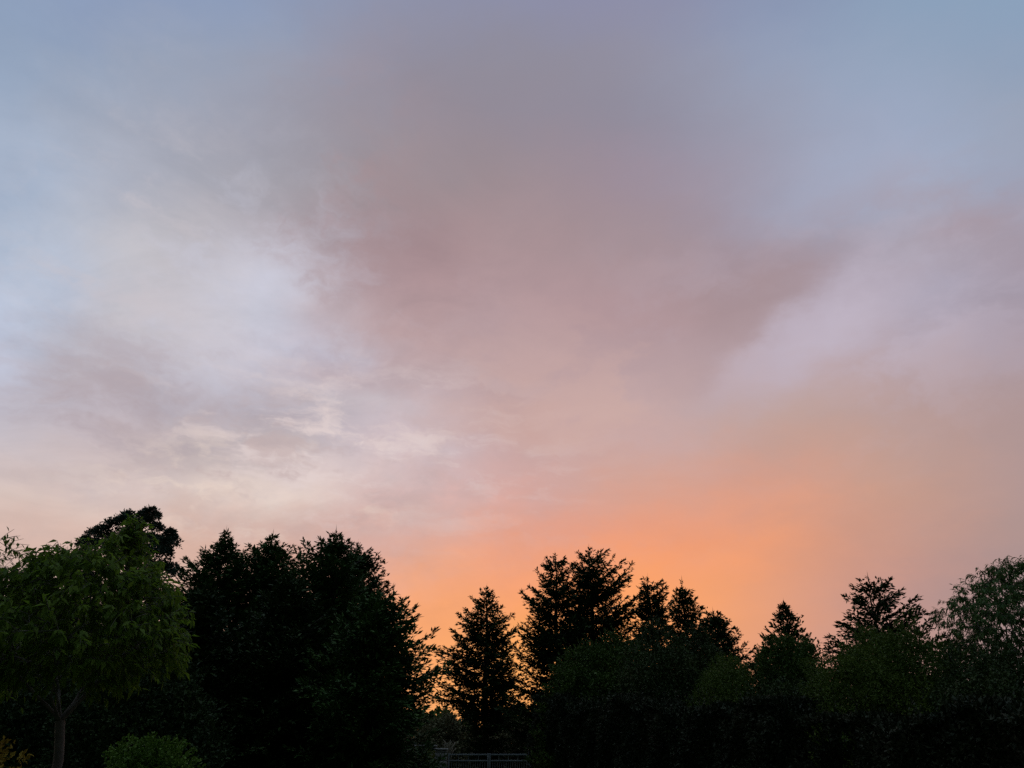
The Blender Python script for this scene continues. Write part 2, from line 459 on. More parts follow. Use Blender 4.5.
# ------------------------------------------------------------------ conifers
def conifer(name, label, apex, Y, prof, mat, dens=1.0, wide=1.0, skirt=.28, z_low=0.4, up=.35, low=-.25, curl=.25, spray=.17, stem=.16,
            gap=0.0, group=None, whorl=.24, per=7, fill=1.0, jit=.5, leader=.5, cat='conifer', ragged=.18):
    """prof: outline rows (py, left px, right px) at distance Y"""
    top = P(apex[0], apex[1], Y)
    x0 = top[0]; H = top[2]
    zs, rl, rr = [H], [0.02], [0.02]
    for py, l, r in prof:
        q = P(l, py, Y); q2 = P(r, py, Y)
        zs.append(q[2]); rl.append(max(x0 - q[0], .05)); rr.append(max(q2[0] - x0, .05))
    zs = np.array(zs)[::-1]; rl = np.array(rl)[::-1]; rr = np.array(rr)[::-1]
    root = empty(name, (x0, Y, 0))
    tag(root, label, cat, group)
    tb = Tubes(8)
    tz = np.linspace(-.1, H - leader * .3, 14)
    wob = .04 * np.sin(tz * 1.3 + rng.uniform(0, 6))
    tpts = np.stack([x0 + wob, Y + .04 * np.cos(tz * 1.1), tz], 1)
    tb.add(tpts, np.maximum(stem * (1 - tz / H) ** .8, .012))
    lv = Leaves()
    z = z_low
    lump = Lumps(ragged * 1.2, 1.6)
    while z < H - .08:
        f = z / H
        nb = max(3, int(round(per * (1 if f < .85 else .7))))
        ph0 = rng.uniform(0, 6.28)
        for b in range(nb):
            ph = ph0 + b * 2 * math.pi / nb + rng.normal() * .25
            zb = z + rng.uniform(-jit, jit) * whorl
            if zb > H - .05 or rng.random() < gap: continue
            cx, sy = math.cos(ph), math.sin(ph)
            l = np.interp(zb, zs, rl); r = np.interp(zb, zs, rr)
            w = (cx + 1) / 2
            sl = up + (low - up) * min(1, (H - zb) / (H * .75))
            R = (l * (1 - w) + r * w) if abs(cx) > .55 else (l + r) / 2
            d0 = np.array([cx, sy, .35 * (2 * f - 1)])
            R = R * min(lump(d0[None] * 2 + zb)[0], 1.0) * (rng.uniform(1 - ragged * 1.3, 1 + ragged * .25) if rng.random() < .9 else 1 + ragged * .6)
            R *= 1 + (wide - 1) * min(1, (H - zb) / (skirt * H))
            if R < .05: continue
            cu = curl * rng.uniform(.5, 1.5)
            z_start = zb - R * (sl + cu) * .8          # the outline is where the tip is
            z_start = max(z_start, .15)
            nt_ = max(3, int(R / .11))
            t = np.linspace(.12, 1, nt_)
            yaw = rng.normal() * .15
            hd = np.array([math.cos(ph + yaw * .5), math.sin(ph + yaw * .5), 0])
            sd = np.array([-hd[1], hd[0], 0])
            path = np.array([x0, Y, z_start]) + hd * (R * t)[:, None] + sd * (R * yaw * t * t)[:, None]
            path[:, 2] += R * (sl * t + cu * t * t) 
            if R > .5:
                st_ = max(1, nt_ // 6)
                tb.add(path[::st_], np.linspace(.012 + .012 * R, .005, len(path[::st_])), 4)
            tang = unit(np.gradient(path, axis=0))
            # side twigs in a flat fan, shorter toward the tip
            for side in (-1, 1):
                keep = rng.random(nt_) < .98
                tt = t[keep]; pp = path[keep]; tg = tang[keep]
                l2 = (.42 * R * (1 - tt) ** .8 * np.clip(tt * 3, .2, 1) + .13) * rng.uniform(.6, 1.25, len(tt))
                l2 = np.minimum(l2, 1.0)
                dirs = unit(tg * .8 + sd * side * 1.0 + rng.normal(size=pp.shape) * .16)
                dirs[:, 2] -= rng.uniform(.05, .5, len(pp)); dirs = unit(dirs)
                m_ = np.maximum(1, (l2 / .075 * dens)).astype(int)
                idx = np.repeat(np.arange(len(pp)), m_)
                s_ = rng.random(len(idx))
                base = pp[idx] + dirs[idx] * (l2[idx] * s_)[:, None]
                base[:, 2] -= (l2[idx] * s_) ** 2 * .25
                dd = unit(dirs[idx] + tg[idx] * .35 + rng.normal(size=base.shape) * .38 + np.array([0, 0, .10]))
                nn = np.array([0, 0, 1.]) + rng.normal(size=base.shape) * .5
                Ls = spray * rng.uniform(.6, 1.35, len(idx))
                lv.add(base, dd, nn, Ls, Ls * rng.uniform(.28, .5, len(idx)))
            # tufts along and at the tip
            n_ = max(3, int(nt_ * 1.4 * dens))
            ti = rng.integers(0, nt_, n_)
            base = path[ti] + rng.normal(size=(n_, 3)) * .03
            dd = unit(tang[ti] + rng.normal(size=(n_, 3)) * .45 + np.array([0, 0, .15]))
            Ls = spray * rng.uniform(.6, 1.3, n_)
            lv.add(base, dd, rvec(n_), Ls, Ls * .3)
            n_ = 5
            base = np.repeat(path[-1:], n_, 0) - tang[-1] * rng.uniform(0, .12, n_)[:, None]
            dd = unit(tang[-1] + rng.normal(size=(n_, 3)) * .35 + np.array([0, 0, .25]))
            lv.add(base, dd, rvec(n_), spray * rng.uniform(.8, 1.5, n_), spray * .25)
        z += whorl * rng.uniform(.75, 1.2) * (1 if f < .8 else .75)
    # short inner sprays round the stem and along the boughs
    nf = int(900 * fill * H / 8 * dens)
    zz = z_low + (H - z_low) * rng.random(nf) ** 1.15 * .95
    a = rng.uniform(0, 6.283, nf); q = .55 * rng.random(nf) ** .6
    rl_ = np.interp(zz, zs, rl); rr_ = np.interp(zz, zs, rr); ww = (np.cos(a) + 1) / 2
    RR = (rl_ * (1 - ww) + rr_ * ww) * q
    base = np.stack([x0 + RR * np.cos(a), Y + RR * np.sin(a), zz], 1)
    for k in range(7):
        dd = unit(np.stack([np.cos(a), np.sin(a), np.zeros(nf)], 1) + rng.normal(size=(nf, 3)) * .5)
        bb = base + rng.normal(size=(nf, 3)) * np.array([.14, .14, .05])
        lv.add(bb, dd, np.array([0, 0, 1.]) + rng.normal(size=(nf, 3)) * .6, spray * rng.uniform(.8, 1.5, nf), spray * rng.uniform(.35, .6, nf))
    # leader
    n_ = 26
    zz = H - leader * rng.random(n_) ** 1.5
    base = np.stack([np.full(n_, x0), np.full(n_, Y), zz], 1) + np.stack([np.interp(zz, tz, wob), np.zeros(n_), np.zeros(n_)], 1) * .5
    dd = unit(np.concatenate([rng.normal(size=(n_, 2)), rng.uniform(.4, 1.6, (n_, 1))], 1))
    lv.add(base, dd, rvec(n_), spray * rng.uniform(.5, 1.1, n_), spray * .25)
    lv.add(np.array([[x0, Y, H - .2]] * 3), np.array([[.06, 0, 1], [-.05, .05, 1], [0, -.02, 1.]]), rvec(3), spray * np.array([1.6, 1.9, 2.9]), spray * .16)
    tb.build('trunk', m_bark, root)
    lv.build('crown', mat, root)
    return root

GL = 'conifers in the dark stand behind the leafy garden tree'
conifer('conifer_tree', 'dark conifer with a bare spiky leader, beside the leafy green tree in the dense stand', (226, 532), 30,
        [(545, 221, 231), (551, 207, 240), (558, 196, 254), (572, 186, 264), (620, 176, 264), (690, 160, 275), (768, 150, 280)], m_cypress,
        wide=1.22, skirt=.08, fill=1.4, dens=1.25, up=.5, low=.05, group=GL)
conifer('conifer_tree', 'dark conifer with narrow stepped tip, between the bare-leader conifer and the tallest of the stand', (273, 535), 31,
        [(543, 268, 278), (549, 258, 288), (556, 252, 300), (568, 246, 310), (620, 238, 312), (690, 225, 320), (768, 220, 325)], m_cypress,
        wide=1.22, skirt=.08, fill=1.4, dens=1.25, up=.4, low=-.08, group=GL)
conifer('conifer_tree', 'broad feathery conifer with the highest tip of the dense dark stand', (336, 532), 28,
        [(539, 330, 342), (546, 316, 349), (553, 304, 354), (566, 294, 362), (620, 288, 368), (690, 280, 380), (768, 275, 385)], m_cypress,
        wide=1.22, skirt=.08, fill=1.4, dens=1.25, up=.6, low=.05, group=GL)
conifer('conifer_tree', 'round-topped conifer leaning out of the dense stand toward the orange sky', (358, 545), 32,
        [(548, 352, 368), (554, 350, 380), (562, 349, 387), (572, 347, 390), (580, 345, 398), (588, 343, 403), (610, 340, 408), (690, 330, 415), (768, 325, 418)], m_spruce,
        wide=1.08, fill=1.4, dens=1.2, up=.45, low=-.05, group=GL)
conifer('conifer_tree', 'wide green conifer at the end of the dense stand, beside the gap above the gate', (379, 590), 25,
        [(597, 366, 396), (610, 352, 408), (625, 340, 416), (640, 330, 424), (660, 318, 431), (675, 310, 429), (700, 300, 427), (768, 290, 428)], m_cypress,
        wide=1.22, skirt=.08, fill=1.4, dens=1.25, up=.4, low=-.08, curl=.2, group=GL)
conifer('conifer_tree', 'dark conifer filling the middle of the dense stand below the stepped tip', (290, 575), 26,
        [(590, 275, 305), (610, 262, 320), (640, 250, 335), (690, 235, 350), (768, 225, 360)], m_spruce,
        wide=1.22, skirt=.08, fill=1.4, dens=1.25, up=.4, low=-.08, group=GL)
conifer('conifer_tree', 'dark conifer low behind the right flank of the leafy green tree', (205, 585), 26,
        [(600, 190, 220), (630, 175, 240), (680, 160, 255), (768, 150, 265)], m_spruce,
        wide=1.22, skirt=.08, fill=1.4, dens=1.25, up=.4, low=-.08, group=GL)

conifer('conifer_tree', 'dark conifer hidden behind the forked leafy tree, left of the clumped pine', (38, 566), 27,
        [(575, 28, 50), (590, 12, 72), (615, -10, 100), (650, -35, 125), (690, -50, 140), (768, -60, 150)], m_spruce,
        dens=1.25, up=.45, low=-.05, group=GL)

GM = 'spruces standing against the orange glow'
conifer('spruce_tree', 'lone pyramid-shaped spruce rising behind the metal gate', (487, 588), 42,
        [(590, 483, 491), (600, 472, 498), (612, 464, 505), (628, 455, 511), (640, 447, 516), (660, 440, 520), (680, 436, 524), (697, 426, 531), (703, 445, 522), (720, 460, 512), (750, 466, 508)], m_spruce,
        wide=1.08, dens=1.5, fill=.3, jit=.22, per=9, z_low=1.0, ragged=.22, up=.4, low=-.08, spray=.19, stem=.24, whorl=.48, group=GM)
conifer('spruce_tree', 'tall pointed spruce next to the broad twin-topped one', (555, 555), 40,
        [(556, 550, 562), (565, 544, 568), (580, 535, 574), (600, 524, 578), (620, 520, 581), (650, 517, 586), (700, 512, 592), (740, 512, 592)], m_spruce,
        wide=1.24, skirt=.2, dens=1.5, fill=.3, jit=.22, per=9, z_low=1.5, up=.45, low=-.05, spray=.19, stem=.22, whorl=.48, gap=.06, group=GM)
conifer('spruce_tree', 'broad round-topped spruce, tallest against the orange glow', (589, 549), 40.8,
        [(551, 577, 604), (558, 575, 615), (566, 574, 622), (575, 573, 629), (590, 572, 634), (620, 570, 640), (660, 568, 643), (740, 566, 645)], m_spruce,
        wide=1.24, skirt=.2, dens=1.5, fill=.3, jit=.22, per=9, z_low=1.5, up=.55, low=.0, spray=.19, stem=.22, whorl=.48, gap=.06, group=GM)
conifer('spruce_tree', 'blunt-topped spruce with sky gaps, between the broad tallest one and a slim pointed one', (648, 579), 41,
        [(578, 642, 659), (586, 639, 666), (600, 637, 671), (620, 635, 673), (650, 632, 675), (740, 625, 680)], m_spruce,
        wide=1.24, skirt=.2, dens=1.5, fill=.3, jit=.22, per=9, z_low=1.5, up=.45, low=0, spray=.19, stem=.2, whorl=.50, gap=.06, group=GM, leader=.2)
conifer('spruce_tree', 'slim pointed spruce beside the blunt-topped one', (682, 582), 39,
        [(585, 680, 685), (594, 677, 690), (603, 673, 697), (620, 667, 702), (650, 662, 706), (740, 655, 712)], m_spruce,
        wide=1.24, skirt=.2, dens=1.5, fill=.3, jit=.22, per=9, z_low=1.5, up=.4, low=-.08, spray=.19, stem=.2, whorl=.48, gap=.06, group=GM)
conifer('spruce_tree', 'low one-sided spruce sloping down beside the slim pointed one', (713, 612), 36,
        [(614, 706, 718), (622, 696, 724), (632, 688, 731), (642, 680, 740), (654, 676, 752), (670, 672, 760), (740, 668, 764)], m_spruce,
        wide=1.24, skirt=.2, dens=1.9, fill=.9, jit=.22, per=9, z_low=1.0, up=.55, low=.1, spray=.16, stem=.16, whorl=.48, group=GM)
conifer('spruce_tree', 'small spruce with a needle-thin tip and upswept boughs, rising out of the hedge', (784, 604), 27,
        [(611, 780, 788), (621, 776, 792), (630, 769, 799), (642, 763, 806), (655, 760, 813), (690, 755, 820), (740, 752, 822)], m_spruce,
        wide=1.08, dens=1.5, fill=.3, jit=.22, per=9, z_low=.8, up=1.0, low=.5, curl=.2, spray=.15, stem=.1, whorl=.34, group=GM, ragged=.22)
conifer('spruce_tree', 'ragged spruce with long level boughs over the hedge, next to the willow', (868, 577), 24,
        [(578, 859, 877), (585, 852, 894), (594, 855, 904), (606, 842, 914), (614, 830, 922), (625, 834, 930), (636, 828, 935), (650, 824, 940), (690, 820, 945), (740, 820, 945)], m_spruce,
        wide=1.08, dens=2.6, fill=.3, jit=.2, z_low=.8, up=.45, low=.15, curl=.12, spray=.14, stem=.13, whorl=.42, per=8, gap=.22, group=GM, ragged=.16)

# ------------------------------------------------------------------ broadleaved trees
def grow(nodes, parent, tips, step=.16):
    """join every twig tip to the nearest wood, outward from the fork"""
    nodes = [np.array(n, float) for n in nodes]; parent = list(parent)
    arr = np.zeros((40000, 3)); arr[:len(nodes)] = nodes; n = len(nodes)
    ends = []
    for tp in tips:
        dv = arr[:n] - tp
        dist = np.linalg.norm(dv, axis=1) + np.maximum(0, dv[:, 2]) * .8
        j = int(np.argmin(dist))
        L_ = np.linalg.norm(tp - arr[j])
        k = max(1, int(L_ / step))
        p0 = arr[j].copy(); sag = rng.normal(size=3) * .06 * L_ + np.array([0, 0, .10 * L_])
        par = j
        for q in range(1, k + 1):
            t = q / k
            arr[n] = p0 * (1 - t) + tp * t + sag * math.sin(t * math.pi)
            parent.append(par); par = n; n += 1
        ends.append(par)
    return arr[:n].copy(), np.array(parent), ends

def skeleton_mesh(arr, parent, r_tip, r_max, root, mat, name='trunk', skip=1):
    n = len(arr); w = np.zeros(n)
    child = np.zeros(n, int)
    for i in range(n):
        if parent[i] >= 0: child[parent[i]] += 1
    w[child == 0] = 1
    for i in range(n - 1, 0, -1):
        w[parent[i]] += w[i]
    r = np.minimum(r_tip * w ** .5, r_max)
    i = np.arange(1, n); p = parent[1:]
    ok = np.linalg.norm(arr[p] - arr[i], axis=1) > 1e-4
    i, p = i[ok], p[ok]
    ra, rb = np.minimum(r[p], r[i] * 1.35), r[i]
    tb = Tubes(5)
    for k, sel in ((8, rb > .02), (4, rb <= .02)):
        A, B = arr[p[sel]], arr[i[sel]]
        if not len(A): continue
        t = unit(B - A); u = unit(np.cross(t, [.31, .87, .37])); v = np.cross(t, u)
        ang = np.arange(k) * 2 * math.pi / k
        off = u[:, None] * np.cos(ang)[None, :, None] + v[:, None] * np.sin(ang)[None, :, None]
        ring = np.stack([A[:, None] - t[:, None] * rb[sel][:, None, None] * .3 + off * ra[sel][:, None, None], B[:, None] + off * rb[sel][:, None, None]], 1)
        j = np.arange(k); j2 = (j + 1) % k
        q = np.stack([j, j2, k + j2, k + j], -1)[None] + (np.arange(len(A)) * 2 * k)[:, None, None]
        tb.V.append(ring.reshape(-1, 3)); tb.F.append(q.reshape(-1, 4) + tb.n); tb.n += len(A) * 2 * k
    return tb.build(name, mat, root)

def broadleaf(name, label, base, limbs, env, mat, ntips, per, leaf, width, droop, r_tip, r_max, cat='tree', group=None, bark=None, bias=.45, twig=.35, extra=None):
    """env(n) gives n points in the crown; limbs: list of polylines starting at the base"""
    root = empty(name, (base[0], base[1], 0)); tag(root, label, cat, group)
    nodes, par = [np.array(base, float)], [-1]
    for ln in limbs:
        prev_i = 0
        if ln[0] is not None: pass
        prev_i = int(np.argmin([np.linalg.norm(np.array(ln[0]) - q) for q in nodes]))
        for a, b in zip(ln[:-1], ln[1:]):
            a = nodes[prev_i]; b = np.array(b, float)
            k = max(1, int(np.linalg.norm(b - a) / .18))
            for q in range(1, k + 1):
                nodes.append(a + (b - a) * q / k + rng.normal(size=3) * .012); par.append(prev_i); prev_i = len(nodes) - 1
    tips = env(ntips)
    fork = np.array(limbs[0][1])
    tips = tips[np.argsort(np.linalg.norm(tips - fork, axis=1))]
    if extra is not None: tips = np.concatenate([tips, extra])
    arr, parent, ends = grow(nodes, par, tips)
    skeleton_mesh(arr, parent, r_tip, r_max, root, bark or m_bark_grey)
    lv = Leaves()
    e = np.array(ends); pe = parent[e]
    c = tips.mean(0)
    out = unit((arr[e] - c) * np.array([1, 1, .5]))
    dirn = unit(arr[e] - arr[pe] + out * .25)
    A, B = [], []
    for q in range(3):
        shoot = unit(dirn + out * .5 + rng.normal(size=out.shape) * .6 + np.array([0, 0, .1]))
        len_ = twig * rng.uniform(.6, 1.1, (len(e), 1))
        at = lambda s: arr[e] + shoot * s - np.array([0, 0, 1]) * s * s * droop * .8
        A += [at(0 * len_), at(len_ * .5)]; B += [at(len_ * .5), at(len_)]
        for k in range(per // 3):
            s = len_ * (rng.random((len(e), 1)) * .95 + .05)
            d = unit(shoot * .55 + rng.normal(size=out.shape) * .42 + np.array([0, 0, -droop]))
            nn = unit(np.array([0, 0, 1.]) + rng.normal(size=out.shape) * .5 + out * .3)
            Ls = leaf * rng.uniform(.6, 1.2, len(e))
            lv.add(at(s), d, nn, Ls, Ls * width * rng.uniform(.8, 1.2, len(e)), droop=.15)
    A = np.concatenate(A); B = np.concatenate(B)
    t = unit(B - A); u = unit(np.cross(t, [.31, .87, .37])); v = np.cross(t, u)
    off = np.stack([u, -.5 * u + .87 * v, -.5 * u - .87 * v], 1) * .0035
    ring = np.stack([A[:, None] + off, B[:, None] + off * .6], 1).reshape(-1, 3)
    f = np.array([[0, 1, 4, 3], [1, 2, 5, 4], [2, 0, 3, 5]])[None] + (np.arange(len(A)) * 6)[:, None, None]
    mesh_obj('twigs', ring, f.reshape(-1, 4), bark or m_bark_grey, root)
    lv.build('crown', mat, root)
    return root

def px_env(rows, Y, depth, shell=.35, lump=.12):
    """points inside a crown whose outline rows (py, left, right) are seen at distance Y; depth: half depth"""
    rows_w = []
    for py, l, r in rows:
        a = P(l, py, Y); b = P(r, py, Y); rows_w.append((a[2], a[0], b[0]))
    rows_w.sort(); z = np.array([q[0] for q in rows_w]); l = np.array([q[1] for q in rows_w]); r = np.array([q[2] for q in rows_w])
    def f(n):
        out = []
        wmax = (r - l).max()
        while len(out) < n:
            zz = rng.uniform(z[0], z[-1]); ll = np.interp(zz, z, l); rr = np.interp(zz, z, r)
            if rng.random() > (rr - ll) / wmax: continue
            h = (rr - ll) / 2; a = rng.uniform(0, 6.283); q = rng.random() ** shell
            dd = depth * h / (wmax / 2)
            out.append((ll + h + h * q * math.cos(a), Y + dd * q * math.sin(a), zz))
        return np.array(out)
    return f

# the leafy tree near by
YT = 9.0
fork = P(60, 722, YT)
b0 = P(57, 768, YT); b0 = fork + (b0 - fork) * ((fork[2] + .05) / (fork[2] - b0[2]))
lb = lambda x, y, dy: P(x, y, YT) + np.array([0, dy, 0])
def lift(p, dy): return p + np.array([0, dy, 0])
tree_env = px_env([(680, 42, 96), (674, 5, 122), (664, -20, 142), (650, -40, 168), (640, -45, 176), (622, -45, 164), (606, -15, 170), (594, 8, 160), (584, 24, 166), (574, 36, 150), (565, 62, 146), (554, 100, 142), (542, 112, 134), (528, 123, 130)], YT, 1.45)
broadleaf('leafy_tree', 'small leafy green tree with drooping pointed leaves and a pale forked trunk', b0,
          [[b0, fork], [fork, lb(50, 690, .2), lb(35, 640, .4), lb(25, 600, .5)], [fork, lb(66, 690, -.2), lb(80, 640, -.4), lb(90, 590, -.3)],
           [fork, lb(80, 695, .1), lb(108, 660, .2), lb(150, 625, .2)], [fork, lb(70, 690, .4), lb(95, 620, .7), lb(125, 560, .4), lb(128, 535, .2)],
           [fork, lb(52, 700, -.3), lb(34, 665, -.5), lb(0, 630, -.4)], [fork, lb(72, 700, -.4), lb(100, 660, -.9), lb(130, 630, -.9)],
           [fork, lb(60, 680, .6), lb(60, 620, 1.0), lb(70, 570, .6)]],
          tree_env, m_cherry, 760, 19, .105, .40, .7, .0030, .048, cat='tree', twig=.24)
# its neighbour just out of view, whose sprays reach in
b1 = np.array([-7.35, 9.4, -.05]); f1 = np.array([-7.3, 9.4, 1.7])
env1 = px_env([(690, -110, -8), (660, -150, -6), (630, -160, -8), (610, -160, -14), (590, -150, -12), (575, -140, -18), (555, -120, -25), (540, -100, -30)], 9.4, 1.3)
hang = np.array([P(x, y, 9.3) for x, y in ((-2, 541), (4, 545), (10, 551), (14, 558), (-4, 562), (2, 570), (6, 578))])
broadleaf('leafy_tree', 'leafy tree at the left edge, drooping sprays toward the forked tree', b1,
          [[b1, f1], [f1, f1 + (.3, .1, .9), f1 + (.7, 0, 1.7)], [f1, f1 + (-.4, .2, .9)], [f1, f1 + (.1, -.5, .9)], [f1, f1 + (.8, .1, .8)]],
          env1, m_cherry, 420, 12, .10, .36, .8, .0035, .07, cat='tree', extra=hang)

# willow at the right
bw = P(995, 580, 22); bw[2] = -.05
fw = bw + np.array([0, 0, 2.2])
env2 = px_env([(668, 968, 1060), (650, 955, 1070), (630, 948, 1075), (616, 946, 1075), (604, 950, 1068), (594, 957, 1060), (584, 968, 1050), (574, 984, 1034), (564, 996, 1004)], 22, 1.9, shell=.5)
broadleaf('willow_tree', 'airy fine-leaved willow showing over the hedge beside the ragged spruce', bw,
          [[bw, fw], [fw, fw + (-.6, .1, 1.2), fw + (-1.1, 0, 2.1)], [fw, fw + (.1, -.3, 1.5), fw + (-.1, -.2, 3.0)], [fw, fw + (.9, .2, 1.2), fw + (1.3, .1, 2.2)], [fw, fw + (.2, .6, 1.6), fw + (.4, .7, 2.6)]],
          env2, m_willow, 560, 30, .15, .25, .8, .004, .10, cat='tree', twig=.42)

# dark pine with rounded clumps behind the leafy tree
YP = 30
bp = P(136, 530, YP); bp[2] = -.05
root = empty('pine_tree', (bp[0], YP, 0))
tag(root, 'dark pine with rounded needle clumps, standing up behind the leafy green tree', 'pine')
clumps = [(84, 541, 8), (94, 533, 9), (103, 529, 9), (113, 523, 9), (122, 519, 8), (128, 514, 7), (138, 522, 8), (143, 513, 7), (150, 511, 7), (155, 514, 5), (147, 521, 9),
          (157, 526, 7), (166, 540, 6), (170, 531, 5), (173, 535, 3), (160, 540, 9), (150, 537, 8), (138, 534, 9), (125, 532, 9), (110, 538, 10), (98, 545, 10), (165, 550, 9), (84, 553, 9)]
for k in range(200):
    y = 540 + 190 * rng.random() ** .8
    clumps.append((rng.uniform(66, 178), y, rng.uniform(8, 13)))
lv = Leaves(); tb = Tubes(6)
tz = np.linspace(-.1, P(140, 525, YP)[2], 10)
tb.add(np.stack([bp[0] + .05 * np.sin(tz), np.full(10, YP), tz], 1), np.linspace(.24, .05, 10), 8)
for i, (x, y, r) in enumerate(clumps):
    yc = YP + (rng.uniform(-1.3, 1.3) if i < 23 else rng.uniform(-2.2, 2.2))
    c = P(x, y + 3, yc); r = r / F_PX * YP * rng.uniform(.8, 1.2)
    n = int(440 if i < 23 else 300)
    d = rvec(n); d[:, 2] = np.where(d[:, 2] < -.4, -d[:, 2], d[:, 2])
    b = c + d * (r * np.where(rng.random(n) < .10, rng.uniform(.9, 1.25, n), rng.uniform(.15, 1.0, n) ** .7))[:, None] * np.array([1, 1, .85])
    lv.add(b, unit(d + rng.normal(size=(n, 3)) * .5), rvec(n), rng.uniform(.08, .16, n), rng.uniform(.04, .07, n))
    zt = max(1.5, c[2] - .5 - .3 * abs(c[0] - bp[0]))
    tb.add(np.array([[bp[0], YP, zt], (np.array([bp[0], YP, zt]) + c) / 2 + (0, 0, .12), c]), [.05, .03, .012], 4)
tb.build('trunk', m_bark, root); lv.build('crown', m_pine, root)

# ------------------------------------------------------------------ shrubs and hedge
def shrub(name, label, c, rx, ry, h, mat, n, leaf, width, expo=2.6, lump=.10, freq=2.2, cat='shrub', group=None, tall=0, stems=5, zmin=0.0, shoot=.16, sharp=1.0, clump=.07):
    """dome of short leafy shoots: centre on the ground, half widths, height"""
    root = empty(name, (c[0], c[1], 0)); tag(root, label, cat, group)
    lv = Leaves(); Lp = Lumps(lump, freq); Lq = Lumps(lump * .7, freq * 3)
    ns = n // 9
    d = rvec(int(ns * 2.2)); d = d[d[:, 2] > -.05][:ns]
    d[:, 2] = np.abs(d[:, 2])
    k = (np.abs(d[:, 0]) ** expo + np.abs(d[:, 1]) ** expo + np.abs(d[:, 2]) ** (expo * sharp)) ** (-1 / expo)
    q = d * k[:, None]
    f = Lp(q * 1.2) * Lq(q * 1.2)
    f0 = (Lp(np.array([[0, 0, 1.2]])) * Lq(np.array([[0, 0, 1.2]])))[0]
    f = f * (1 + (1 / f0 - 1) * np.clip(q[:, 2], 0, 1) ** 2)
    f = np.minimum(1 + (f - 1) * min(rx, ry, h) / np.linalg.norm(q * np.array([rx, ry, h]), axis=1), 1.05)
    depth = 1 - rng.random(len(d)) ** 1.6 * (.42 / np.linalg.norm(q * np.array([rx, ry, h]), axis=1))
    pos = q * (f * depth)[:, None] * np.array([rx, ry, h])
    nrm = unit(q / np.array([rx, ry, h]))
    size = np.array([rx, ry, h])
    wk = [(rng.normal(size=3) * w_, rng.uniform(0, 6.28)) for w_ in (2.2, 3.0, 4.2, 5.5, 7.0)]
    wobble = lambda p: (clump * sum(np.sin(p @ k_ + p_) for k_, p_ in wk))[:, None]
    pos += nrm * wobble(pos)
    pos[:, 2] = np.maximum(pos[:, 2], zmin)
    pos += np.array([c[0], c[1], 0])
    sd = unit(nrm + np.array([0, 0, .55]) + rng.normal(size=nrm.shape) * .35)
    sl = shoot * rng.uniform(.5, 1.3, len(d))
    if tall:
        w = rng.random(len(d)) < .06
        sl[w] += tall * rng.random(w.sum()) * np.clip(nrm[w, 2] + .1, 0, 1)
    for kx in range(9):
        t = rng.random(len(d)) if kx else np.ones(len(d))
        b = pos + sd * (sl * t)[:, None]
        dd = unit(sd * .6 + rng.normal(size=sd.shape) * .6 + nrm * .3)
        Ls = leaf * rng.uniform(.6, 1.25, len(d))
        lv.add(b, dd, unit(nrm + rng.normal(size=sd.shape) * .6), Ls, Ls * width * 1.25 * rng.uniform(.75, 1.25, len(d)))
    # the shade inside is leaf upon leaf
    m_ = n // 2
    dq = rvec(m_); dq[:, 2] = np.abs(dq[:, 2])
    kq = (np.abs(dq) ** expo).sum(1) ** (-1 / expo)
    pq = dq * (kq * np.minimum(Lp(dq * kq[:, None] * 1.2), 1) * rng.uniform(.25, 1, m_) ** .35 * .97)[:, None] * np.array([rx, ry, h])
    pq += unit(dq / np.array([rx, ry, h])) * wobble(pq) + np.array([c[0], c[1], 0])
    pq[:, 2] = np.maximum(pq[:, 2], .02)
    lv.add(pq, rvec(m_), rvec(m_), leaf * rng.uniform(1.0, 1.8, m_), leaf * 1.0)
    lv.build('foliage', mat, root)
    tb = Tubes(6)
    for s in range(stems):
        a = rng.uniform(0, 6.28); e = rng.uniform(.2, .6)
        p0 = np.array([c[0] + .15 * rx * math.cos(a), c[1] + .15 * ry * math.sin(a), -.05])
        p2 = np.array([c[0] + e * rx * math.cos(a), c[1] + e * ry * math.sin(a), h * .7])
        tb.add(np.array([p0, (p0 + p2) / 2 + (0, 0, .1 * h), p2]), [.035, .025, .01], 6)
    tb.build('stem', m_bark, root)
    return root
def span(l, r, top, tx, Y):
    """ground centre, half width and height of a dome spanning l..r with its top at (tx, top)"""
    a, b, t = P(l, 720, Y), P(r, 720, Y), P(tx, top, Y)
    return ((a[0] + b[0]) / 2, Y), (b[0] - a[0]) / 2, t[2]

GH = 'tall evergreens of the overgrown hedge'
def hedge(label, l, r, top, Y, ry, mat, n, leaf, width, **kw):
    c, rx, h = span(l, r, top, (l + r) / 2, Y - ry * .3)
    return shrub('hedge_shrub', label, (c[0], Y), rx, ry, h, mat, n, leaf, width, cat='shrub', group=GH, **kw)
hedge('rough mid-green hedge shrub beside the gate, below the twin tall spruces', 538, 692, 638, 27.4, 2.1, m_hedge, 76000, .08, .42, expo=2.1, lump=.16, tall=.8, clump=.13)
hedge('dark hedge shrub under the blunt-topped spruce, between the gate-side shrub and the smooth dome', 605, 772, 640, 24, 2.0, m_hedge_brown, 64000, .07, .42, expo=2.1, lump=.16, tall=.8, clump=.13)
hedge('smooth domed olive shrub in front of the low one-sided spruce', 684, 790, 662, 20, 1.7, m_hedge_lime, 52000, .05, .3, expo=2.1, lump=.07, tall=.15, clump=.05)
hedge('upright dark shrub with ragged top in front of the needle-tipped spruce', 769, 836, 648, 18.5, 1.2, m_hedge, 44000, .06, .45, expo=3.2, lump=.14, tall=.6, clump=.09)
hedge('largest hedge dome with yellowish-green shoots, below the ragged spruce', 815, 1030, 634, 15, 1.8, m_hedge_lime, 96000, .05, .34, expo=2.35, lump=.12, tall=.3, clump=.09)
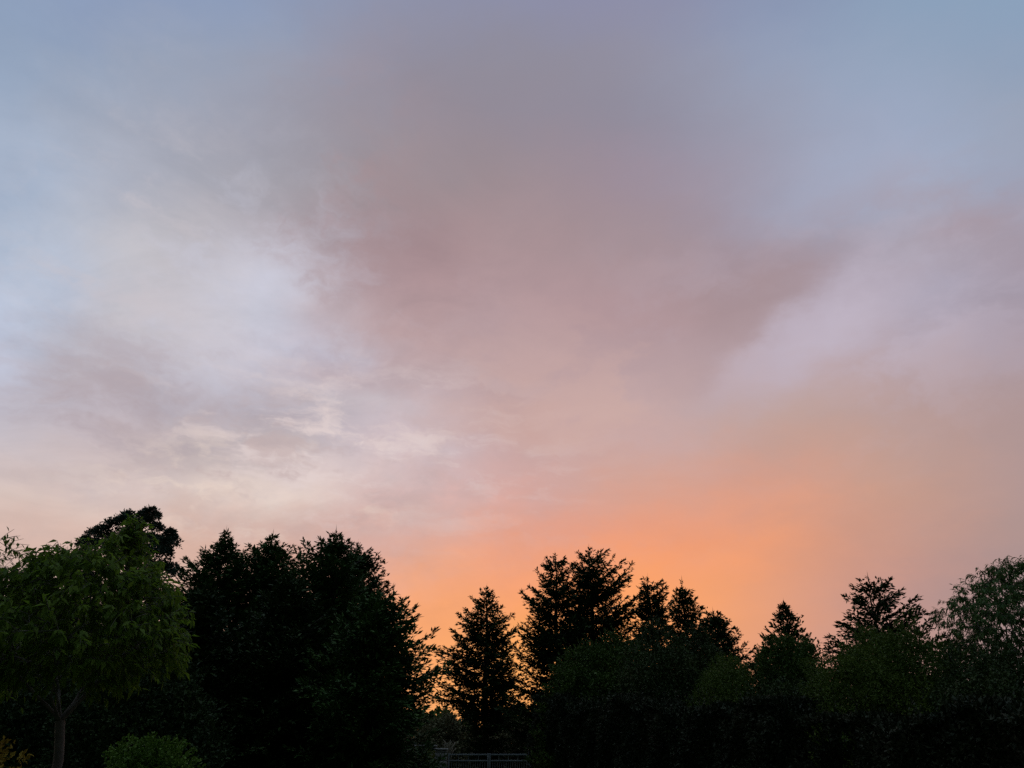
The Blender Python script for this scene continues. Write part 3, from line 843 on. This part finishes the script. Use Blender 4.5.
hedge('dark glossy-leaved hedge shrub under the willow', 935, 1130, 652, 13, 1.8, m_hedge_brown, 98000, .045, .42, expo=2.5, lump=.12, tall=.4, clump=.10)
hedge('low dark hedge shrub in the dip between the smooth dome and the largest dome', 735, 885, 690, 17, 1.3, m_hedge_brown, 52000, .05, .42, expo=2.6, lump=.12, tall=.4, clump=.09)

m_hedge_shaded = leaf_mat('shaded_hedge_leaves', (.010, .018, .007), (.020, .030, .011), (.050, .050, .028), trans=.06)  # shade of the lower hedge face put into a darker leaf colour
def long_hedge(a, b, za, zb, thick, n, leaf):
    a = np.array(a); b = np.array(b)
    root = empty('hedge', ((a[0] + b[0]) / 2, (a[1] + b[1]) / 2, 0))
    tag(root, 'long hedge, leaves coloured dark for shade, running from the gate along the foot of the taller hedge shrubs', 'hedge')
    along = unit(b - a); out = np.array([along[1], -along[0]])
    if out[1] > 0: out = -out
    Ln = np.linalg.norm(b - a); lv = Leaves()
    s_ = rng.random(n) * Ln
    top = za + (zb - za) * s_ / Ln + .14 * np.sin(s_ * 1.1) + .10 * np.sin(s_ * 2.9 + 1) + .06 * np.sin(s_ * 6.1)
    kind = rng.random(n)
    zz = np.where(kind < .72, top * rng.random(n), top - .12 * rng.random(n))
    dep = np.where(kind < .72, rng.random(n) ** 2 * .35, rng.random(n) * thick)
    bul = .10 * np.sin(s_ * 1.9 + zz * 1.3) + .07 * np.sin(s_ * 4.3 - zz * 3.1) + .05 * np.sin(s_ * 8 + zz * 7)
    bul = np.where(kind < .72, bul - .25 * np.clip((zz / top - .8) / .2, 0, 1) ** 2, 0)
    p = np.zeros((n, 3))
    p[:, :2] = a + along * s_[:, None] + out * (bul - dep)[:, None]
    p[:, 2] = zz
    nr = np.zeros((n, 3)); nr[:, :2] = out; nr[kind >= .72] = (0, 0, 1)
    d = unit(nr * .5 + rng.normal(size=(n, 3)) * .7 + np.array([0, 0, .25]))
    Ls = leaf * rng.uniform(.5, 1.4, n)
    lv.add(p, d, unit(nr + rng.normal(size=(n, 3)) * .7), Ls, Ls * rng.uniform(.35, .6, n))
    # long untrimmed shoots along the top
    for k in range(260):
        q = rng.random() * Ln; tz_ = za + (zb - za) * q / Ln
        h_ = rng.uniform(.15, .5); m_ = 9
        base = np.zeros((m_, 3)); base[:, :2] = a + along * q - out * rng.random() * thick
        lean = rng.normal(size=3) * .25; lean[2] = 1
        base = base + np.array([0, 0, tz_ - .1]) + lean * (np.linspace(0, h_, m_)[:, None])
        lv.add(base, unit(rng.normal(size=(m_, 3)) * .8 + lean), rvec(m_), leaf * rng.uniform(.6, 1.1, m_), leaf * .4)
    lv.build('foliage', m_hedge_shaded, root)
    tb = Tubes(5)
    for k in range(40):
        q = (k + rng.random()) / 40 * Ln; base = a + along * q - out * thick * .5
        tb.add(np.array([[base[0], base[1], -.05], [base[0] + rng.normal() * .1, base[1], .8], [base[0] + rng.normal() * .25, base[1] + rng.normal() * .1, 1.7]]), [.03, .022, .01])
    tb.build('stem', m_bark, root)
ha = P(534, 703, 29.0); hb_ = P(1075, 722, 10.6)
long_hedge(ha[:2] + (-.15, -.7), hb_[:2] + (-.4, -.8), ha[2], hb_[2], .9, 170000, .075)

hb = 'dark evergreen shrubs under the stand of conifers'
for lab, l, r, top, Y, ry in (('tall dark evergreen shrub behind the trunk of the leafy tree', -70, 95, 640, 21, 1.6),
                              ('dark evergreen shrub behind the round bush, under the stand of conifers', 70, 225, 660, 20, 1.5)):
    c, rx, h = span(l, r, top, (l + r) / 2, Y)
    shrub('evergreen_shrub', lab, c, rx, ry, h, m_spruce, 26000, .085, .42, expo=2.4, lump=.14, group=hb, tall=.3)
c, rx, h = span(108, 206, 742, 158, 12)
shrub('round_bush', 'clipped round green bush below the right side of the leafy tree', c, rx, .65, h, m_box, 20000, .045, .5, expo=2.9, lump=.06, cat='bush', shoot=.07, clump=.02)
c, rx, h = span(-75, 38, 737, -20, 7.5)
shrub('golden_shrub', 'golden-orange leaved shrub in the corner below the leafy tree', c, rx, .7, h, m_gold, 12000, .05, .5, expo=2.6, lump=.14, cat='bush', shoot=.12, clump=.03)

# ------------------------------------------------------------------ across the lane
def laneshrub(label, l, r, top, Y, ry, mat, n, leaf):
    c, rx, h = span(l, r, top, (l + r) / 2, Y)
    return shrub('lane_shrub', label, c, rx, ry, h, mat, n, leaf, .5, expo=2.2, lump=.2, cat='shrub', group='scrubby bushes across the lane', tall=.5)
laneshrub('brownish scrubby bush beyond the gate pillar, left of the spruce trunk', 405, 482, 716, 47, 1.6, m_lane, 16000, .11)
laneshrub('low olive bush beyond the gate, right of the spruce trunk', 486, 545, 722, 46, 1.5, m_lane, 12000, .11)
c, rx, h = span(404, 437, 746, 420, 31.5)
shrub('yellow_bush', 'small yellow-green bush beside the stone gate pillar', c, rx, .5, h, m_yellow, 5000, .07, .5, cat='bush')

n = 60000
tx = rng.uniform(-75, 80, n); tt = 5.0 + .8 * np.sin(tx * .35) + .6 * np.sin(tx * .9 + 2) + .35 * np.sin(tx * 2.3)
tzz = tt * rng.random(n) ** .7; ty = 92 + rng.normal(size=n) * 2
lv = Leaves(); lv.add(np.stack([tx, ty, tzz], 1), rvec(n), rvec(n), rng.uniform(.4, .9, n), rng.uniform(.25, .5, n))
tag(lv.build('treeline', m_hedge), 'dark line of far trees low behind the gate', 'treeline', kind='stuff')

# ------------------------------------------------------------------ gate and pillar
YG = 33.0
gl, gr = P(447.5, 754, YG), P(528, 754, YG)
zt = gl[2]; xm = P(489, 754, YG)[0]
def gate_leaf(label, xa, xb, hinge_left):
    r = empty('gate', ((xa + xb) / 2, YG, 0)); tag(r, label, 'gate', 'the pair of metal drive gates')
    zr2 = zt - .21
    for z_ in (zt, zr2, .12):
        b = Boxes(); b.add(((xa + xb) / 2, YG, z_ - .025), (xb - xa - .102, .045, .05)); b.build('rail', m_metal, r, .006)
    for x_, w in ((xa + .025, .05), (xb - .025, .05)):
        b = Boxes(); b.add((x_, YG, (zt + .02 + .08) / 2), (w, .05, zt + .02 - .08)); b.build('stile', m_metal, r, .006)
    nb = 15
    for k in range(nb):
        x_ = xa + .05 + (xb - xa - .1) * (k + 1) / (nb + 1)
        tb = Tubes(8); tb.add(np.array([[x_, YG, .12], [x_, YG, zr2 - .05]]), .011); tb.build('bar', m_metal, r)
    for k in (1, 2, 3):
        x_ = xa + (xb - xa) * k / 4
        tb = Tubes(8); tb.add(np.array([[x_, YG, zr2], [x_, YG, zt - .05]]), .012); tb.build('upright', m_metal, r)
gate_leaf('blue-grey barred metal gate leaf hung beside the stone pillar', gl[0] + .03, xm - .012, True)
gate_leaf('blue-grey barred metal gate leaf closing against the hedge', xm + .012, gr[0] - .02, False)
b = Boxes(); x_ = gr[0] + .05; b.add((x_, YG, .72), (.08, .08, 1.48)); 
gp = empty('gate_post', (x_, YG, 0)); tag(gp, 'thin square metal post at the hedge end of the gate', 'post')
b.build('shaft', m_metal, gp, .008)
b = Boxes(); b.add((x_, YG, 1.473), (.10, .10, .025)); b.build('cap', m_metal, gp, .006)

pl, pr = P(436, 750, YG)[0], P(447, 750, YG)[0]
pw = pr - pl; pc = (pl + pr) / 2; ph = P(441, 748.5, YG)[2]
pil = empty('gate_pillar', (pc, YG, 0)); tag(pil, 'squat rough stone pillar at the gate', 'pillar')
b = Boxes(); b.add((pc, YG, ph / 2 - .02), (pw - .05, pw - .05, ph - .04)); b.build('core', m_mortar, pil)
b = Boxes(); z_ = 0.0; row = 0
while z_ < ph - .07:
    hh = min(rng.uniform(.11, .15), ph - .06 - z_)
    cut = rng.uniform(.35, .65)
    for s in range(2):
        for f0, f1 in ((0, cut), (cut, 1)):
            a_, b_ = -pw/2 + pw*f0 + .006, -pw/2 + pw*f1 - .006
            yy = (-1 if s == 0 else 1) * (pw / 2 - .05)
            b.add((pc + (a_ + b_) / 2, YG + yy + rng.normal() * .004, z_ + hh / 2), (b_ - a_, .10, hh - .014))
        xx = (-1 if s == 0 else 1) * (pw / 2 - .05)
        b.add((pc + xx + rng.normal() * .004, YG, z_ + hh / 2 + .0), (.096, pw - .215, hh - .016))
    z_ += hh; row += 1
b.build('stonework', m_stone, pil, .012)
b = Boxes(); b.add((pc, YG, ph - .025), (pw + .06, pw + .06, .06)); b.build('cap', m_stone, pil, .015)

wl = P(380, 746, YG + .6)
wz = P(420, 745, YG + .6)[2]
gw = empty('garden_wall', ((wl[0] + pl) / 2, YG + .6, 0)); tag(gw, 'low stone garden wall with pale coping running up to the gate pillar', 'wall')
b = Boxes(); xa, xb = wl[0], pl - .02
z_ = 0
while z_ < wz - .07:
    hh = min(.16, wz - .06 - z_); x_ = xa
    while x_ < xb - .05:
        ww = min(rng.uniform(.22, .42), xb - x_)
        b.add((x_ + ww / 2, YG + .6 + rng.normal() * .006, z_ + hh / 2), (ww - .015, .26, hh - .015)); x_ += ww
    z_ += hh
b.build('stonework', m_stone, gw, .012)
b = Boxes(); b.add(((xa + xb) / 2, YG + .6, wz / 2 - .03), (xb - xa - .01, .22, wz - .07)); b.build('core', m_mortar, gw)
b = Boxes(); b.add(((xa + xb) / 2, YG + .6, wz - .028), (xb - xa, .34, .055)); b.build('coping', m_stone, gw, .012)

# pale arching plant behind the pillar
pp = empty('arching_plant', (pc + .22, YG + .55, 0)); tag(pp, 'pale arching plant leaning over behind the stone gate pillar', 'plant')
lv = Leaves()
for k in range(44):
    a = rng.uniform(0, 6.28); R = rng.uniform(.1, .38); h0 = P(448, 738, YG)[2] * rng.uniform(.85, 1.03)
    p0 = np.array([pc + .22, YG + .55, 0.0]); hd = np.array([math.cos(a), math.sin(a), 0])
    prevp = p0
    ts = np.linspace(0, 1, 9)
    pts = p0 + hd * (R * ts ** 2.2)[:, None] + np.array([0, 0, 1]) * (h0 * (1.25 * ts - .25 * ts ** 4 * 1.2))[:, None]
    for q in range(8):
        dv = pts[q + 1] - pts[q]
        lv.add(pts[q][None], dv[None], np.array([[hd[1], -hd[0], .2]]) if q < 5 else np.array([[0, 0, 1.]]), np.array([np.linalg.norm(dv) * 1.25]), np.array([.035]))
lv.build('blades', m_pale, pp)
